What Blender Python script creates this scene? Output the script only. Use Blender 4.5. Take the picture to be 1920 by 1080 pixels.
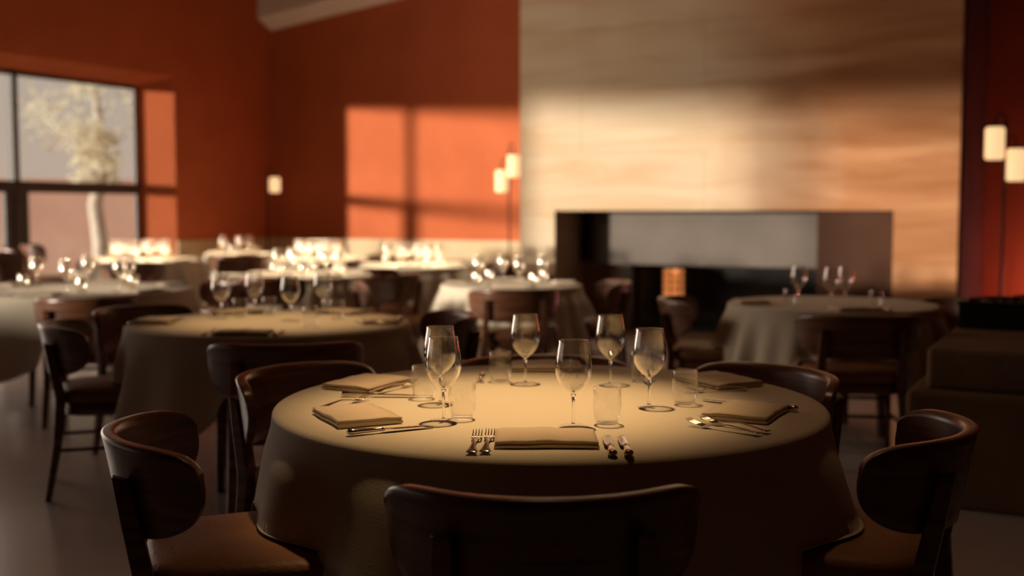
import bpy, math, random
from mathutils import Vector, Matrix
R_ = math.radians
PI = math.pi
scene = bpy.context.scene
for o in list(bpy.data.objects):
    bpy.data.objects.remove(o)
COL = scene.collection

# ------------------------------------------------------------------ camera
F_PX = 2105.0
CAM_H = 1.284
PITCH = math.atan(145.0 / F_PX)
cam_d = bpy.data.cameras.new('camera')
cam = bpy.data.objects.new('camera', cam_d)
COL.objects.link(cam)
cam.location = (0, 0, CAM_H)
cam.rotation_euler = (PI / 2 - PITCH, 0, 0)
cam_d.sensor_width = 36.0
cam_d.lens = F_PX / 1920.0 * 36.0
cam_d.clip_start = 0.05
cam_d.clip_end = 300
cam_d.dof.use_dof = True
cam_d.dof.focus_distance = 2.72
cam_d.dof.aperture_fstop = 1.7
scene.camera = cam

# ------------------------------------------------------------------ room frame: N = away from the left wall, U = towards the back wall
CX, CY = -3.38, 16.0
NX, NY = 0.883, -0.4694
UX, UY = 0.4694, 0.883


def P(n, u, z=0.0):
    return Vector((CX + n * NX + u * UX, CY + n * NY + u * UY, z))


ROOM_RZ = math.atan2(NY, NX)

# ------------------------------------------------------------------ light
SUN_ELEV = 2.5
SUN_R = 0.68
world = bpy.data.worlds.new('world')
scene.world = world
world.use_nodes = True
wn = world.node_tree.nodes
wl = world.node_tree.links
wn.clear()
w_out = wn.new('ShaderNodeOutputWorld')
w_bg = wn.new('ShaderNodeBackground')
w_geo = wn.new('ShaderNodeTexCoord')
w_sep = wn.new('ShaderNodeSeparateXYZ')
w_ramp = wn.new('ShaderNodeValToRGB')
wl.new(w_geo.outputs['Generated'], w_sep.inputs[0])
wl.new(w_sep.outputs['Z'], w_ramp.inputs[0])
w_ramp.color_ramp.elements[0].position = 0.0
w_ramp.color_ramp.elements[0].color = (0.50, 0.40, 0.32, 1)
w_ramp.color_ramp.elements[1].position = 0.45
w_ramp.color_ramp.elements[1].color = (0.47, 0.41, 0.34, 1)
wl.new(w_ramp.outputs[0], w_bg.inputs[0])
w_bg.inputs[1].default_value = 1.0
wl.new(w_bg.outputs[0], w_out.inputs[0])

sun_d = bpy.data.lights.new('sun', 'SUN')
sun_d.energy = 7.0
sun_d.angle = R_(2.6)
sun_d.color = (1.0, 0.88, 0.72)
sun = bpy.data.objects.new('sun', sun_d)
COL.objects.link(sun)
_h = Vector((NX * SUN_R + UX, NY * SUN_R + UY, 0)).normalized()
_dir = (_h * math.cos(R_(SUN_ELEV)) + Vector((0, 0, -math.sin(R_(SUN_ELEV))))).normalized()
sun.rotation_euler = _dir.to_track_quat('-Z', 'Y').to_euler()

win_d = bpy.data.lights.new('window_fill_panel', 'AREA')  # added unseen panel at the window that brightens the floor
win_d.shape = 'RECTANGLE'
win_d.size = 3.4
win_d.size_y = 2.4
win_d.energy = 78
win_d.color = (1.0, 0.83, 0.68)
win = bpy.data.objects.new('window_fill_panel', win_d)
COL.objects.link(win)
win.location = P(-0.06, -6.9, 1.45)
win.rotation_euler = (P(4.0, -8.4, 0.3) - P(-0.06, -6.9, 1.45)).to_track_quat('-Z', 'Y').to_euler()

scene.view_settings.view_transform = 'Standard'
scene.view_settings.look = 'None'
scene.view_settings.exposure = 0.0
scene.view_settings.gamma = 1.0
scene.view_settings.use_curve_mapping = False
scene.cycles.max_bounces = 10
scene.cycles.diffuse_bounces = 5
scene.cycles.glossy_bounces = 4
scene.cycles.transparent_max_bounces = 24
scene.cycles.transmission_bounces = 10
scene.cycles.sample_clamp_indirect = 25.0
scene.cycles.caustics_reflective = False
scene.cycles.caustics_refractive = False


def overhead_spot(x, y, z, power, angle, color=(1.0, 0.62, 0.26), blend=1.0, tx=None, ty=None, size=0.05):
    d = bpy.data.lights.new('overhead_spot', 'SPOT')
    d.energy = power
    d.spot_size = R_(angle)
    d.spot_blend = blend
    d.color = color
    d.shadow_soft_size = size
    o = bpy.data.objects.new('overhead_spot', d)
    COL.objects.link(o)
    o.location = (x, y, z)
    if tx is not None:
        v = Vector((tx - x, ty - y, 0.75 - z))
        o.rotation_euler = v.to_track_quat('-Z', 'Y').to_euler()
    return o


# small ceiling spotlights over the two lamplit tables, then added fill spots
overhead_spot(0.05, 3.35, 3.6, 500, 29, (1.0, 0.64, 0.30), 1.0, 0.00, 3.05)
overhead_spot(-1.10, 5.55, 3.7, 300, 27, (1.0, 0.64, 0.30), 1.0, -1.12, 5.40)
overhead_spot(0.05, 3.35, 3.61, 30, 80, (1.0, 0.60, 0.30), 1.0, 0.10, 3.05)  # added wide spill that lifts the chairs and seats
for _px, _d, _e in ((265, 12.1, 2300), (450, 14.0, 1500), (578, 9.45, 900), (598, 12.2, 2200), (775, 11.0, 1700), (958, 8.15, 200), (145, 7.65, 200)):  # added spots that whiten the farther table tops
    _x = (_px - 960) / F_PX * _d
    overhead_spot(_x - .1, _d + .1, 3.9, _e, 24, (1.0, 0.84, 0.62), 0.8, _x, _d)
overhead_spot(1.75, 6.6, 3.7, 16, 36, (1.0, 0.60, 0.25), 1.0, 1.80, 6.45)

# added fill panel inside the room that brightens the back wall and chimney
high_fill_d = bpy.data.lights.new('high_fill_panel', 'AREA')
high_fill_d.shape = 'RECTANGLE'
high_fill_d.size = 3.0
high_fill_d.size_y = 1.2
high_fill_d.energy = 74
high_fill_d.spread = R_(100)
high_fill_d.color = (1.0, 0.80, 0.62)
high_fill = bpy.data.objects.new('high_fill_panel', high_fill_d)
COL.objects.link(high_fill)
high_fill.location = P(1.6, -8.2, 3.0)
high_fill.rotation_euler = (P(8.6, -1.8, 3.6) - P(1.6, -8.2, 3.0)).to_track_quat('-Z', 'Y').to_euler()


# ------------------------------------------------------------------ helpers
def px_ray(px, py):
    v = Vector(((px - 960.0) / F_PX, 1.0, -(py - 540.0) / F_PX))
    c, s = math.cos(-PITCH), math.sin(-PITCH)
    return Vector((v.x, v.y * c - v.z * s, v.y * s + v.z * c))


def at_z(px, py, z):
    r = px_ray(px, py)
    t = (z - CAM_H) / r.z
    return Vector((r.x * t, r.y * t, z))


def at_d(px, d):
    return (px - 960.0) / F_PX * d


class MB:
    def __init__(self):
        self.v = []
        self.f = []
        self.smooth = []

    def add(self, vs, fs, smooth=False, M=None):
        b = len(self.v)
        for p in vs:
            p = Vector(p)
            if M is not None:
                p = M @ p
            self.v.append(tuple(p))
        for f in fs:
            self.f.append([b + i for i in f])
            self.smooth.append(smooth)

    def box(self, x0, x1, y0, y1, z0, z1, M=None):
        vs = [(x0, y0, z0), (x1, y0, z0), (x1, y1, z0), (x0, y1, z0), (x0, y0, z1), (x1, y0, z1), (x1, y1, z1), (x0, y1, z1)]
        fs = [(0, 3, 2, 1), (4, 5, 6, 7), (0, 1, 5, 4), (1, 2, 6, 5), (2, 3, 7, 6), (3, 0, 4, 7)]
        self.add(vs, fs, False, M)

    def hexa(self, vs):
        fs = [(0, 3, 2, 1), (4, 5, 6, 7), (0, 1, 5, 4), (1, 2, 6, 5), (2, 3, 7, 6), (3, 0, 4, 7)]
        self.add(vs, fs)

    def rings(self, rings, cap=True, smooth=True, closed=False):
        n = len(rings[0])
        vs = [p for r in rings for p in r]
        fs = []
        for i in range(len(rings) - 1):
            for j in range(n):
                k = (j + 1) % n
                fs.append((i * n + j, i * n + k, (i + 1) * n + k, (i + 1) * n + j))
        if closed:
            i = len(rings) - 1
            for j in range(n):
                k = (j + 1) % n
                fs.append((i * n + j, i * n + k, k, j))
        self.add(vs, fs, smooth)
        if cap and not closed:
            b = len(self.v) - len(vs)
            self.f.append([b + j for j in range(n)][::-1])
            self.smooth.append(False)
            self.f.append([b + (len(rings) - 1) * n + j for j in range(n)])
            self.smooth.append(False)

    def lathe(self, prof, seg=32, cx=0, cy=0, cap=False):
        rings = []
        for r, z in prof:
            rings.append([(cx + r * math.cos(2 * PI * j / seg), cy + r * math.sin(2 * PI * j / seg), z) for j in range(seg)])
        self.rings(rings, cap=cap)

    def tube(self, pts, rads, seg=10, cap=True):
        if not hasattr(rads, '__len__'):
            rads = [rads] * len(pts)
        pts = [Vector(p) for p in pts]
        rings = []
        up = None
        for i, p in enumerate(pts):
            a = pts[max(i - 1, 0)]
            b = pts[min(i + 1, len(pts) - 1)]
            t = (b - a).normalized()
            if up is None:
                up = Vector((0, 0, 1)) if abs(t.z) < .9 else Vector((1, 0, 0))
            s = t.cross(up).normalized()
            up = s.cross(t).normalized()
            rings.append([tuple(p + s * rads[i] * math.cos(2 * PI * j / seg) + up * rads[i] * math.sin(2 * PI * j / seg)) for j in range(seg)])
        self.rings(rings, cap=cap)

    def bar(self, p0, p1, w0, w1, smooth=False):
        """rectangular tapering bar, (wx, wy) at either end"""
        p0, p1 = Vector(p0), Vector(p1)
        vs = []
        for p, w in ((p0, w0), (p1, w1)):
            for sx, sy in ((-1, -1), (1, -1), (1, 1), (-1, 1)):
                vs.append((p.x + sx * w[0] / 2, p.y + sy * w[1] / 2, p.z))
        self.add(vs, [(0, 3, 2, 1), (4, 5, 6, 7), (0, 1, 5, 4), (1, 2, 6, 5), (2, 3, 7, 6), (3, 0, 4, 7)])

    def build(self, name, mat, parent=None, bevel=0.0, subsurf=0, bseg=2):
        me = bpy.data.meshes.new(name)
        me.from_pydata(self.v, [], self.f)
        me.polygons.foreach_set('use_smooth', self.smooth)
        me.update()
        me.materials.append(mat)
        o = bpy.data.objects.new(name, me)
        COL.objects.link(o)
        if parent is not None:
            o.parent = parent
        if bevel > 0:
            m = o.modifiers.new('bevel', 'BEVEL')
            m.width = bevel
            m.segments = bseg
            m.limit_method = 'ANGLE'
        if subsurf:
            m = o.modifiers.new('sub', 'SUBSURF')
            m.levels = subsurf
            m.render_levels = subsurf
        return o


def empty(name, loc=(0, 0, 0), rz=0.0):
    o = bpy.data.objects.new(name, None)
    o.empty_display_size = 0.1
    o.location = loc
    o.rotation_euler = (0, 0, rz)
    COL.objects.link(o)
    return o


def tag(o, label, cat, group=None, kind=None):
    o['label'] = label
    o['category'] = cat
    if group:
        o['group'] = group
    if kind:
        o['kind'] = kind
    return o


def struct(o, label=None, cat=None):
    o['kind'] = 'structure'
    if label:
        o['label'] = label
    if cat:
        o['category'] = cat
    return o


def copy_tree(o, parent=None):
    c = o.copy()
    COL.objects.link(c)
    if parent is not None:
        c.parent = parent
    for ch in KIDS(o):
        copy_tree(ch, c)
    return c


def KIDS(o):
    return [x for x in bpy.data.objects if x.parent is o]


PROTO_KIDS = {}


def copy_fast(o):
    """copy a thing with its parts and sub-parts"""
    if o.name not in PROTO_KIDS:
        PROTO_KIDS[o.name] = [(k, KIDS(k)) for k in KIDS(o)]
    c = o.copy()
    COL.objects.link(c)
    for k, subs in PROTO_KIDS[o.name]:
        d = k.copy()
        COL.objects.link(d)
        d.parent = c
        for s in subs:
            e = s.copy()
            COL.objects.link(e)
            e.parent = d
    return c


class Pool:
    """first call hands out the original, later calls hand out copies"""
    def __init__(self, maker):
        self.maker = maker
        self.proto = None
        self.used = False

    def get(self):
        if self.proto is None:
            self.proto = self.maker()
            return self.proto
        return copy_fast(self.proto)


# ------------------------------------------------------------------ materials
def new_mat(name):
    m = bpy.data.materials.new(name)
    m.use_nodes = True
    nt = m.node_tree
    b = nt.nodes['Principled BSDF']
    return m, nt, b


def noise_mat(name, c0, c1, scale=6.0, rough=0.6, metallic=0.0, stretch=(1, 1, 1), bump=0.0, bump_scale=40.0,
              detail=5.0, spec=0.5, sheen=0.0, lo=0.3, hi=0.7, coat=0.0):
    m, nt, b = new_mat(name)
    tc = nt.nodes.new('ShaderNodeTexCoord')
    mp = nt.nodes.new('ShaderNodeMapping')
    mp.inputs['Scale'].default_value = stretch
    nz = nt.nodes.new('ShaderNodeTexNoise')
    nz.inputs['Scale'].default_value = scale
    nz.inputs['Detail'].default_value = detail
    rp = nt.nodes.new('ShaderNodeValToRGB')
    rp.color_ramp.elements[0].position = lo
    rp.color_ramp.elements[1].position = hi
    rp.color_ramp.elements[0].color = (*c0, 1)
    rp.color_ramp.elements[1].color = (*c1, 1)
    L = nt.links.new
    L(tc.outputs['Object'], mp.inputs[0])
    L(mp.outputs[0], nz.inputs['Vector'])
    L(nz.outputs['Fac'], rp.inputs[0])
    L(rp.outputs[0], b.inputs['Base Color'])
    b.inputs['Roughness'].default_value = rough
    b.inputs['Metallic'].default_value = metallic
    b.inputs['Specular IOR Level'].default_value = spec
    if sheen:
        b.inputs['Sheen Weight'].default_value = sheen
    if coat:
        b.inputs['Coat Weight'].default_value = coat
        b.inputs['Coat Roughness'].default_value = 0.25
    if bump:
        n2 = nt.nodes.new('ShaderNodeTexNoise')
        n2.inputs['Scale'].default_value = bump_scale
        n2.inputs['Detail'].default_value = 4
        bp = nt.nodes.new('ShaderNodeBump')
        bp.inputs['Strength'].default_value = bump
        bp.inputs['Distance'].default_value = 0.01
        L(mp.outputs[0], n2.inputs['Vector'])
        L(n2.outputs['Fac'], bp.inputs['Height'])
        L(bp.outputs[0], b.inputs['Normal'])
    return m


def emit_mat(name, col, strength):
    m, nt, b = new_mat(name)
    b.inputs['Base Color'].default_value = (*col, 1)
    b.inputs['Roughness'].default_value = 0.8
    b.inputs['Emission Color'].default_value = (*col, 1)
    b.inputs['Emission Strength'].default_value = strength
    return m


M = {}
M['plaster'] = noise_mat('terracotta_plaster', (0.42, 0.100, 0.036), (0.50, 0.125, 0.048), 1.6, 0.88, bump=0.25, bump_scale=18, spec=0.25)
M['white_plaster'] = noise_mat('pale_plaster', (0.78, 0.70, 0.62), (0.84, 0.77, 0.69), 2.0, 0.9, spec=0.2)
M['ceiling'] = noise_mat('ceiling_paint', (0.16, 0.08, 0.05), (0.20, 0.10, 0.06), 2.0, 0.9, spec=0.2)
M['dado'] = noise_mat('dado_stone', (0.50, 0.37, 0.22), (0.62, 0.48, 0.31), 3.0, 0.8, spec=0.25)
M['dark_wall'] = noise_mat('dark_wall_paint', (0.06, 0.02, 0.012), (0.09, 0.03, 0.018), 2.0, 0.9, spec=0.2)
M['floor'] = noise_mat('polished_concrete', (0.56, 0.51, 0.49), (0.72, 0.66, 0.63), 1.3, 0.24, bump=0.05, bump_scale=9, spec=0.5)
M['wood'] = noise_mat('dark_varnished_wood', (0.055, 0.020, 0.010), (0.21, 0.078, 0.034), 9.0, 0.33, stretch=(0.6, 0.6, 5.0), spec=0.5, coat=0.25)
M['wood_edge'] = noise_mat('worn_wood_edge', (0.10, 0.035, 0.014), (0.24, 0.10, 0.04), 9.0, 0.35, stretch=(0.6, 0.6, 5.0), spec=0.5, coat=0.2)
M['leather'] = noise_mat('brown_leather', (0.20, 0.085, 0.035), (0.30, 0.135, 0.056), 7.0, 0.55, bump=0.2, bump_scale=90, spec=0.4)
M['cloth'] = noise_mat('linen_cloth', (0.56, 0.48, 0.36), (0.62, 0.54, 0.42), 260.0, 0.85, bump=0.12, bump_scale=300, spec=0.2, sheen=0.15, detail=2)
M['napkin'] = noise_mat('linen_napkin', (0.56, 0.44, 0.31), (0.64, 0.51, 0.37), 220.0, 0.85, bump=0.2, bump_scale=260, spec=0.2, sheen=0.15, detail=2)
M['steel'] = noise_mat('polished_steel', (0.62, 0.52, 0.44), (0.68, 0.58, 0.50), 5.0, 0.16, metallic=1.0)
M['black_metal'] = noise_mat('black_metal', (0.015, 0.012, 0.011), (0.03, 0.024, 0.02), 12.0, 0.45, metallic=0.6)
M['frame'] = noise_mat('window_frame_paint', (0.022, 0.014, 0.012), (0.035, 0.022, 0.018), 8.0, 0.5)
M['hood'] = noise_mat('grey_concrete_hood', (0.10, 0.080, 0.068), (0.125, 0.10, 0.085), 2.2, 0.7, spec=0.3)
M['soot'] = noise_mat('sooty_brick', (0.006, 0.005, 0.004), (0.016, 0.012, 0.01), 6.0, 0.9)
M['recess'] = noise_mat('recess_stone', (0.042, 0.017, 0.009), (0.058, 0.024, 0.013), 2.0, 0.85, spec=0.2)  # darkened recess stone: shade put into the colour of the right panel
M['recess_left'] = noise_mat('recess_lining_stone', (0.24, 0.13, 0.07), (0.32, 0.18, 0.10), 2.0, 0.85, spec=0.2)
M['plinth'] = noise_mat('plinth_stone', (0.22, 0.13, 0.07), (0.32, 0.20, 0.11), 3.0, 0.85, bump=0.3, bump_scale=14, spec=0.2)
M['shade'] = emit_mat('paper_lantern_shade', (1.0, 0.64, 0.32), 1.0)
M['garden_wall'] = noise_mat('pink_render', (0.50, 0.30, 0.24), (0.58, 0.36, 0.29), 1.0, 0.9)
M['ground'] = noise_mat('dry_lawn', (0.24, 0.21, 0.12), (0.32, 0.28, 0.18), 0.8, 0.95)
M['bark'] = noise_mat('pale_bark', (0.42, 0.38, 0.32), (0.60, 0.55, 0.47), 6.0, 0.9)
M['stem_plant'] = noise_mat('dark_leaves', (0.02, 0.018, 0.01), (0.05, 0.04, 0.02), 20, 0.7)


def stone_mat():
    m, nt, b = new_mat('travertine_blocks')
    L = nt.links.new
    tc = nt.nodes.new('ShaderNodeTexCoord')
    # long soft horizontal veins + broad ochre staining + painted orange light
    mp = nt.nodes.new('ShaderNodeMapping')
    mp.inputs['Scale'].default_value = (0.35, 0.35, 2.4)
    n1 = nt.nodes.new('ShaderNodeTexNoise')
    n1.inputs['Scale'].default_value = 1.6
    n1.inputs['Detail'].default_value = 7
    n1.inputs['Distortion'].default_value = 0.6
    L(tc.outputs['Object'], mp.inputs[0])
    L(mp.outputs[0], n1.inputs['Vector'])
    r1 = nt.nodes.new('ShaderNodeValToRGB')
    r1.color_ramp.elements[0].position = 0.34
    r1.color_ramp.elements[1].position = 0.60
    r1.color_ramp.elements[0].color = (0.47, 0.33, 0.205, 1)
    r1.color_ramp.elements[1].color = (0.53, 0.42, 0.30, 1)
    L(n1.outputs['Fac'], r1.inputs[0])
    n2 = nt.nodes.new('ShaderNodeTexNoise')
    n2.inputs['Scale'].default_value = 0.8
    n2.inputs['Detail'].default_value = 3
    L(tc.outputs['Object'], n2.inputs['Vector'])
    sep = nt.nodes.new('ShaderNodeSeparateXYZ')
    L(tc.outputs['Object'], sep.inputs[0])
    mr = nt.nodes.new('ShaderNodeMapRange')      # dimmer orange light on the right, painted into the stone colour
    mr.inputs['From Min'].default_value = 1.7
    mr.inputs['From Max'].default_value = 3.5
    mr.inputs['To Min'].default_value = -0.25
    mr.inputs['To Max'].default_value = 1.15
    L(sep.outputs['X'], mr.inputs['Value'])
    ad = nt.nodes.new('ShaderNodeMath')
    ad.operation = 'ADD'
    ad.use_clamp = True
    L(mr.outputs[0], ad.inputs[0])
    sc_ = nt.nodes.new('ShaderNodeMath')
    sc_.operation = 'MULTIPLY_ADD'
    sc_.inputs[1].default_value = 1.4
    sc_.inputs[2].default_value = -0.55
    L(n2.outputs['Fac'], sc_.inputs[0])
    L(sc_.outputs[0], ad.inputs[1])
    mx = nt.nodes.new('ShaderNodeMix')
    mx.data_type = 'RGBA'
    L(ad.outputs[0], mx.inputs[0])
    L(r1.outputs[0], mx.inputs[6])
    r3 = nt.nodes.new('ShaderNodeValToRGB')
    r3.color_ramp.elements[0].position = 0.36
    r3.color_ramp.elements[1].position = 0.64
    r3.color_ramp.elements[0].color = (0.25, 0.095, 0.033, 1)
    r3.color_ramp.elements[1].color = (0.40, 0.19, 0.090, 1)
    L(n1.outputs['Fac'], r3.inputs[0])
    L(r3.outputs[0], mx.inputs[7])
    # slab joints
    mp2 = nt.nodes.new('ShaderNodeMapping')
    mp2.inputs['Rotation'].default_value = (R_(90), 0, 0)
    mp2.inputs['Location'].default_value = (0.60, 0.0, 0)
    br = nt.nodes.new('ShaderNodeTexBrick')
    br.inputs['Scale'].default_value = 1.0
    br.inputs['Brick Width'].default_value = 2.6
    br.inputs['Row Height'].default_value = 0.62
    br.inputs['Mortar Size'].default_value = 0.008
    br.inputs['Mortar Smooth'].default_value = 0.4
    L(tc.outputs['Object'], mp2.inputs[0])
    L(mp2.outputs[0], br.inputs['Vector'])
    mx2 = nt.nodes.new('ShaderNodeMix')
    mx2.data_type = 'RGBA'
    ml = nt.nodes.new('ShaderNodeMath')
    ml.operation = 'MULTIPLY'
    ml.inputs[1].default_value = 0.28
    L(br.outputs['Fac'], ml.inputs[0])
    L(ml.outputs[0], mx2.inputs[0])
    L(mx.outputs[2], mx2.inputs[6])
    mx2.inputs[7].default_value = (0.25, 0.13, 0.07, 1)
    L(mx2.outputs[2], b.inputs['Base Color'])
    b.inputs['Roughness'].default_value = 0.8
    b.inputs['Specular IOR Level'].default_value = 0.25
    return m


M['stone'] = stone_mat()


def shell_glass(name, tint=(1, 1, 1), gcol=(1, 1, 1), ior=1.45, rough=0.0, gloss=1.0, power=3.2):
    """thin clear glass: passes light straight, reflects by its angle"""
    m = bpy.data.materials.new(name)
    m.use_nodes = True
    nt = m.node_tree
    nt.nodes.clear()
    L = nt.links.new
    out = nt.nodes.new('ShaderNodeOutputMaterial')
    tr = nt.nodes.new('ShaderNodeBsdfTransparent')
    tr.inputs[0].default_value = (*tint, 1)
    gl = nt.nodes.new('ShaderNodeBsdfGlossy')
    gl.inputs['Roughness'].default_value = rough
    gl.inputs[0].default_value = (*gcol, 1)
    fr = nt.nodes.new('ShaderNodeLayerWeight')
    fr.inputs['Blend'].default_value = 0.5
    pw = nt.nodes.new('ShaderNodeMath')
    pw.operation = 'POWER'
    pw.inputs[1].default_value = power
    mu = nt.nodes.new('ShaderNodeMath')
    mu.operation = 'MULTIPLY_ADD'
    mu.inputs[1].default_value = 0.85 * gloss
    mu.inputs[2].default_value = 0.045 * gloss
    mu.use_clamp = True
    mix = nt.nodes.new('ShaderNodeMixShader')
    L(fr.outputs['Facing'], pw.inputs[0])
    L(pw.outputs[0], mu.inputs[0])
    L(mu.outputs[0], mix.inputs[0])
    L(tr.outputs[0], mix.inputs[1])
    L(gl.outputs[0], mix.inputs[2])
    L(mix.outputs[0], out.inputs[0])
    return m


def solid_glass(name, ior=1.48, tint=(1, 1, 1)):
    m = bpy.data.materials.new(name)
    m.use_nodes = True
    nt = m.node_tree
    nt.nodes.clear()
    out = nt.nodes.new('ShaderNodeOutputMaterial')
    g = nt.nodes.new('ShaderNodeBsdfGlass')
    g.inputs['IOR'].default_value = ior
    g.inputs['Roughness'].default_value = 0.03
    g.inputs['Color'].default_value = (*tint, 1)
    nt.links.new(g.outputs[0], out.inputs[0])
    return m


M['glass_shell'] = shell_glass('clear_thin_glass')
M['glass_solid'] = solid_glass('clear_solid_glass')
M['glass_glint'] = shell_glass('bright_glinting_glass', gcol=(1.0, .90, .74), rough=0.14, gloss=3.2)  # far glasses only: sun glints exaggerated by a stronger warm reflection
M['glass_foot'] = shell_glass('clear_foot_glass', gloss=0.3)
M['glass_bowl'] = shell_glass('clear_bowl_glass', gloss=1.9, power=2.6)
M['pane'] = shell_glass('window_glass', (0.97, 0.97, 0.96), gloss=0.5)


def leaf_mat():
    m, nt, b = new_mat('backlit_leaves')
    b.inputs['Base Color'].default_value = (0.78, 0.75, 0.62, 1)
    b.inputs['Roughness'].default_value = 0.5
    tr = nt.nodes.new('ShaderNodeBsdfTranslucent')
    tr.inputs[0].default_value = (0.90, 0.88, 0.76, 1)
    mix = nt.nodes.new('ShaderNodeMixShader')
    mix.inputs[0].default_value = 0.45
    out = nt.nodes['Material Output']
    nt.links.new(b.outputs[0], mix.inputs[1])
    nt.links.new(tr.outputs[0], mix.inputs[2])
    nt.links.new(mix.outputs[0], out.inputs[0])
    return m


M['leaf'] = leaf_mat()

# ------------------------------------------------------------------ room shell
ROOM_N, ROOM_U, CEIL_Z = 13.2, -21.5, 4.9


def room_origin(o):
    o.location = P(0, 0)
    o.rotation_euler = (0, 0, ROOM_RZ)
    return o


# local frame of every shell mesh: x = n, y = u (towards the back wall), z up
def shell(mb, name, mat, parent=None, bevel=0.0):
    o = mb.build(name, mat, parent, bevel)
    if parent is None:
        room_origin(o)
        o['kind'] = 'structure'
    return o


m = MB(); m.box(-0.45, ROOM_N, ROOM_U, 0.0, -0.1, 0.0)
shell(m, 'floor', M['floor'])
m = MB(); m.box(-0.45, ROOM_N + .3, ROOM_U - .3, 0.3, CEIL_Z, CEIL_Z + .2)
shell(m, 'ceiling', M['ceiling'])
m = MB(); m.box(-0.45, ROOM_N + .3, 0.0, 0.3, 0, CEIL_Z)
shell(m, 'wall_back', M['plaster'])
m = MB(); m.box(ROOM_N, ROOM_N + .3, ROOM_U, 0.0, 0, CEIL_Z)
shell(m, 'wall_right', M['dark_wall'])
m = MB(); m.box(-0.45, ROOM_N + .3, ROOM_U - .3, ROOM_U, 0, CEIL_Z)
shell(m, 'wall_front', M['dark_wall'])

WT = 0.45          # wall thickness
HEAD_I, HEAD_O = 2.97, 2.84
# openings along -u: (start_inner, start_outer, end_inner, end_outer)
OPEN = [(1.9, 2.16, 9.0, 8.8), (9.6, 9.6, 17.05, 17.05)]
m = MB()


def wall_piece(a_in, a_out, b_in, b_out, z0i, z0o, z1):
    m.hexa([(-WT, -a_out, z0o), (0, -a_in, z0i), (0, -b_in, z0i), (-WT, -b_out, z0o),
            (-WT, -a_out, z1), (0, -a_in, z1), (0, -b_in, z1), (-WT, -b_out, z1)])


wall_piece(0, 0, 1.9, 2.16, 0, 0, CEIL_Z)
wall_piece(1.9, 2.16, 9.0, 8.8, HEAD_I, HEAD_O, CEIL_Z)
wall_piece(9.0, 8.8, 9.6, 9.6, 0, 0, CEIL_Z)
wall_piece(9.6, 9.6, 17.05, 17.05, HEAD_I, HEAD_O, CEIL_Z)
m.box(-WT, 0, -17.05, -9.6, 0, 1.0)  # unseen low wall added to keep low sun off the left table
wall_piece(17.05, 17.05, -ROOM_U, -ROOM_U, 0, 0, CEIL_Z)
shell(m, 'wall_left', M['plaster'])

# stone dado along left wall (corner stretch) and the back wall
m = MB()
m.box(0, 0.02, -1.9, 0, 0, 0.90)
shell(m, 'baseboard_left', M['dado'])
m = MB()
m.box(0.02, 5.03, -0.02, 0, 0, 0.90)
shell(m, 'baseboard_back', M['dado'])

# white chamfered bulkhead running up the back wall under the ceiling
m = MB()
sl = 0.115
L_ = 6.2
def bz(n):
    return 3.81 + sl * n
m.add([(0.0, 0, bz(0)), (0.0, -0.29, bz(0) + .13), (0.0, -0.29, 4.89), (0.0, 0, 4.89),
       (L_, 0, bz(L_)), (L_, -0.29, bz(L_) + .13), (L_, -0.29, 4.89), (L_, 0, 4.89)],
      [(0, 1, 2, 3), (7, 6, 5, 4), (0, 4, 5, 1), (1, 5, 6, 2), (2, 6, 7, 3), (3, 7, 4, 0)])
shell(m, 'trim_1', M['white_plaster'])


# windows: frame bars in the outer plane of the wall
def window(name, t0, t1, mullions, transom, head, sill=0.0):
    root = room_origin(empty(name))
    root['kind'] = 'structure'
    xo = -WT + 0.02
    f = MB()
    f.box(xo, xo + .04, -t1, -t0, head - .04, head)              # head rail
    f.box(xo, xo + .04, -t1, -t0, sill, sill + .08)               # bottom rail
    f.box(xo, xo + .04, -t0 - .03, -t0, sill, head)
    f.box(xo, xo + .04, -t1, -t1 + .05, sill, head)
    if transom:
        f.box(xo - .01, xo + .08, -t1, -t0, transom[0], transom[1])
    for t, w in mullions:
        f.box(xo - .01, xo + .08, -t - w / 2, -t + w / 2, sill, head)
    f.build('window_frame', M['frame'], root, bevel=0.004)
    edges = [t0] + [t for t, w in mullions] + [t1]
    if transom:
        for t, w in mullions:                                      # door leaves below the transom
            d = MB()
            for s in (-1, 1):
                c = t + s * 0.10
                d.box(xo + .005, xo + .065, -c - .055, -c + .055, .08, transom[0])
            d.build('door_stile', M['frame'], root, bevel=0.004)
    zs = [sill + .04, head - .02] if not transom else [0.04, (transom[0] + transom[1]) / 2, head - .02]
    for i in range(len(edges) - 1):
        for j in range(len(zs) - 1):
            g = MB()
            g.add([(xo + .03, -edges[i], zs[j]), (xo + .03, -edges[i + 1], zs[j]),
                   (xo + .03, -edges[i + 1], zs[j + 1]), (xo + .03, -edges[i], zs[j + 1])], [(0, 1, 2, 3)])
            g.build('pane', M['pane'], root)
    return root


window('window_1', 2.16, 8.8, [(3.97, .075), (6.95, .10)], (1.49, 1.62), HEAD_O)
window('window_2', 9.6, 17.05, [(14.15, .24)], None, HEAD_O, 1.0)

# ------------------------------------------------------------------ outside
m = MB(); m.add([(-60, -60, -.12), (-0.46, -60, -.12), (-0.46, 40, -.12), (-60, 40, -.12)], [(3, 2, 1, 0)])
o = shell(m, 'ground', M['ground'])
o['label'] = 'dry pale lawn outside the window'
gw = MB()
gw.box(-26, 14, 0, .25, -0.12, 1.9)
gw.box(-26.03, 14.03, -.04, .29, 1.9, 1.98)
o = gw.build('garden_wall', M['garden_wall'])
g0 = Vector((at_d(-180, 24), 24, 0))
o.location = g0
o.rotation_euler = (0, 0, R_(12))
tag(o, 'low pinkish rendered garden wall seen hazily through the window', 'wall')


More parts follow.
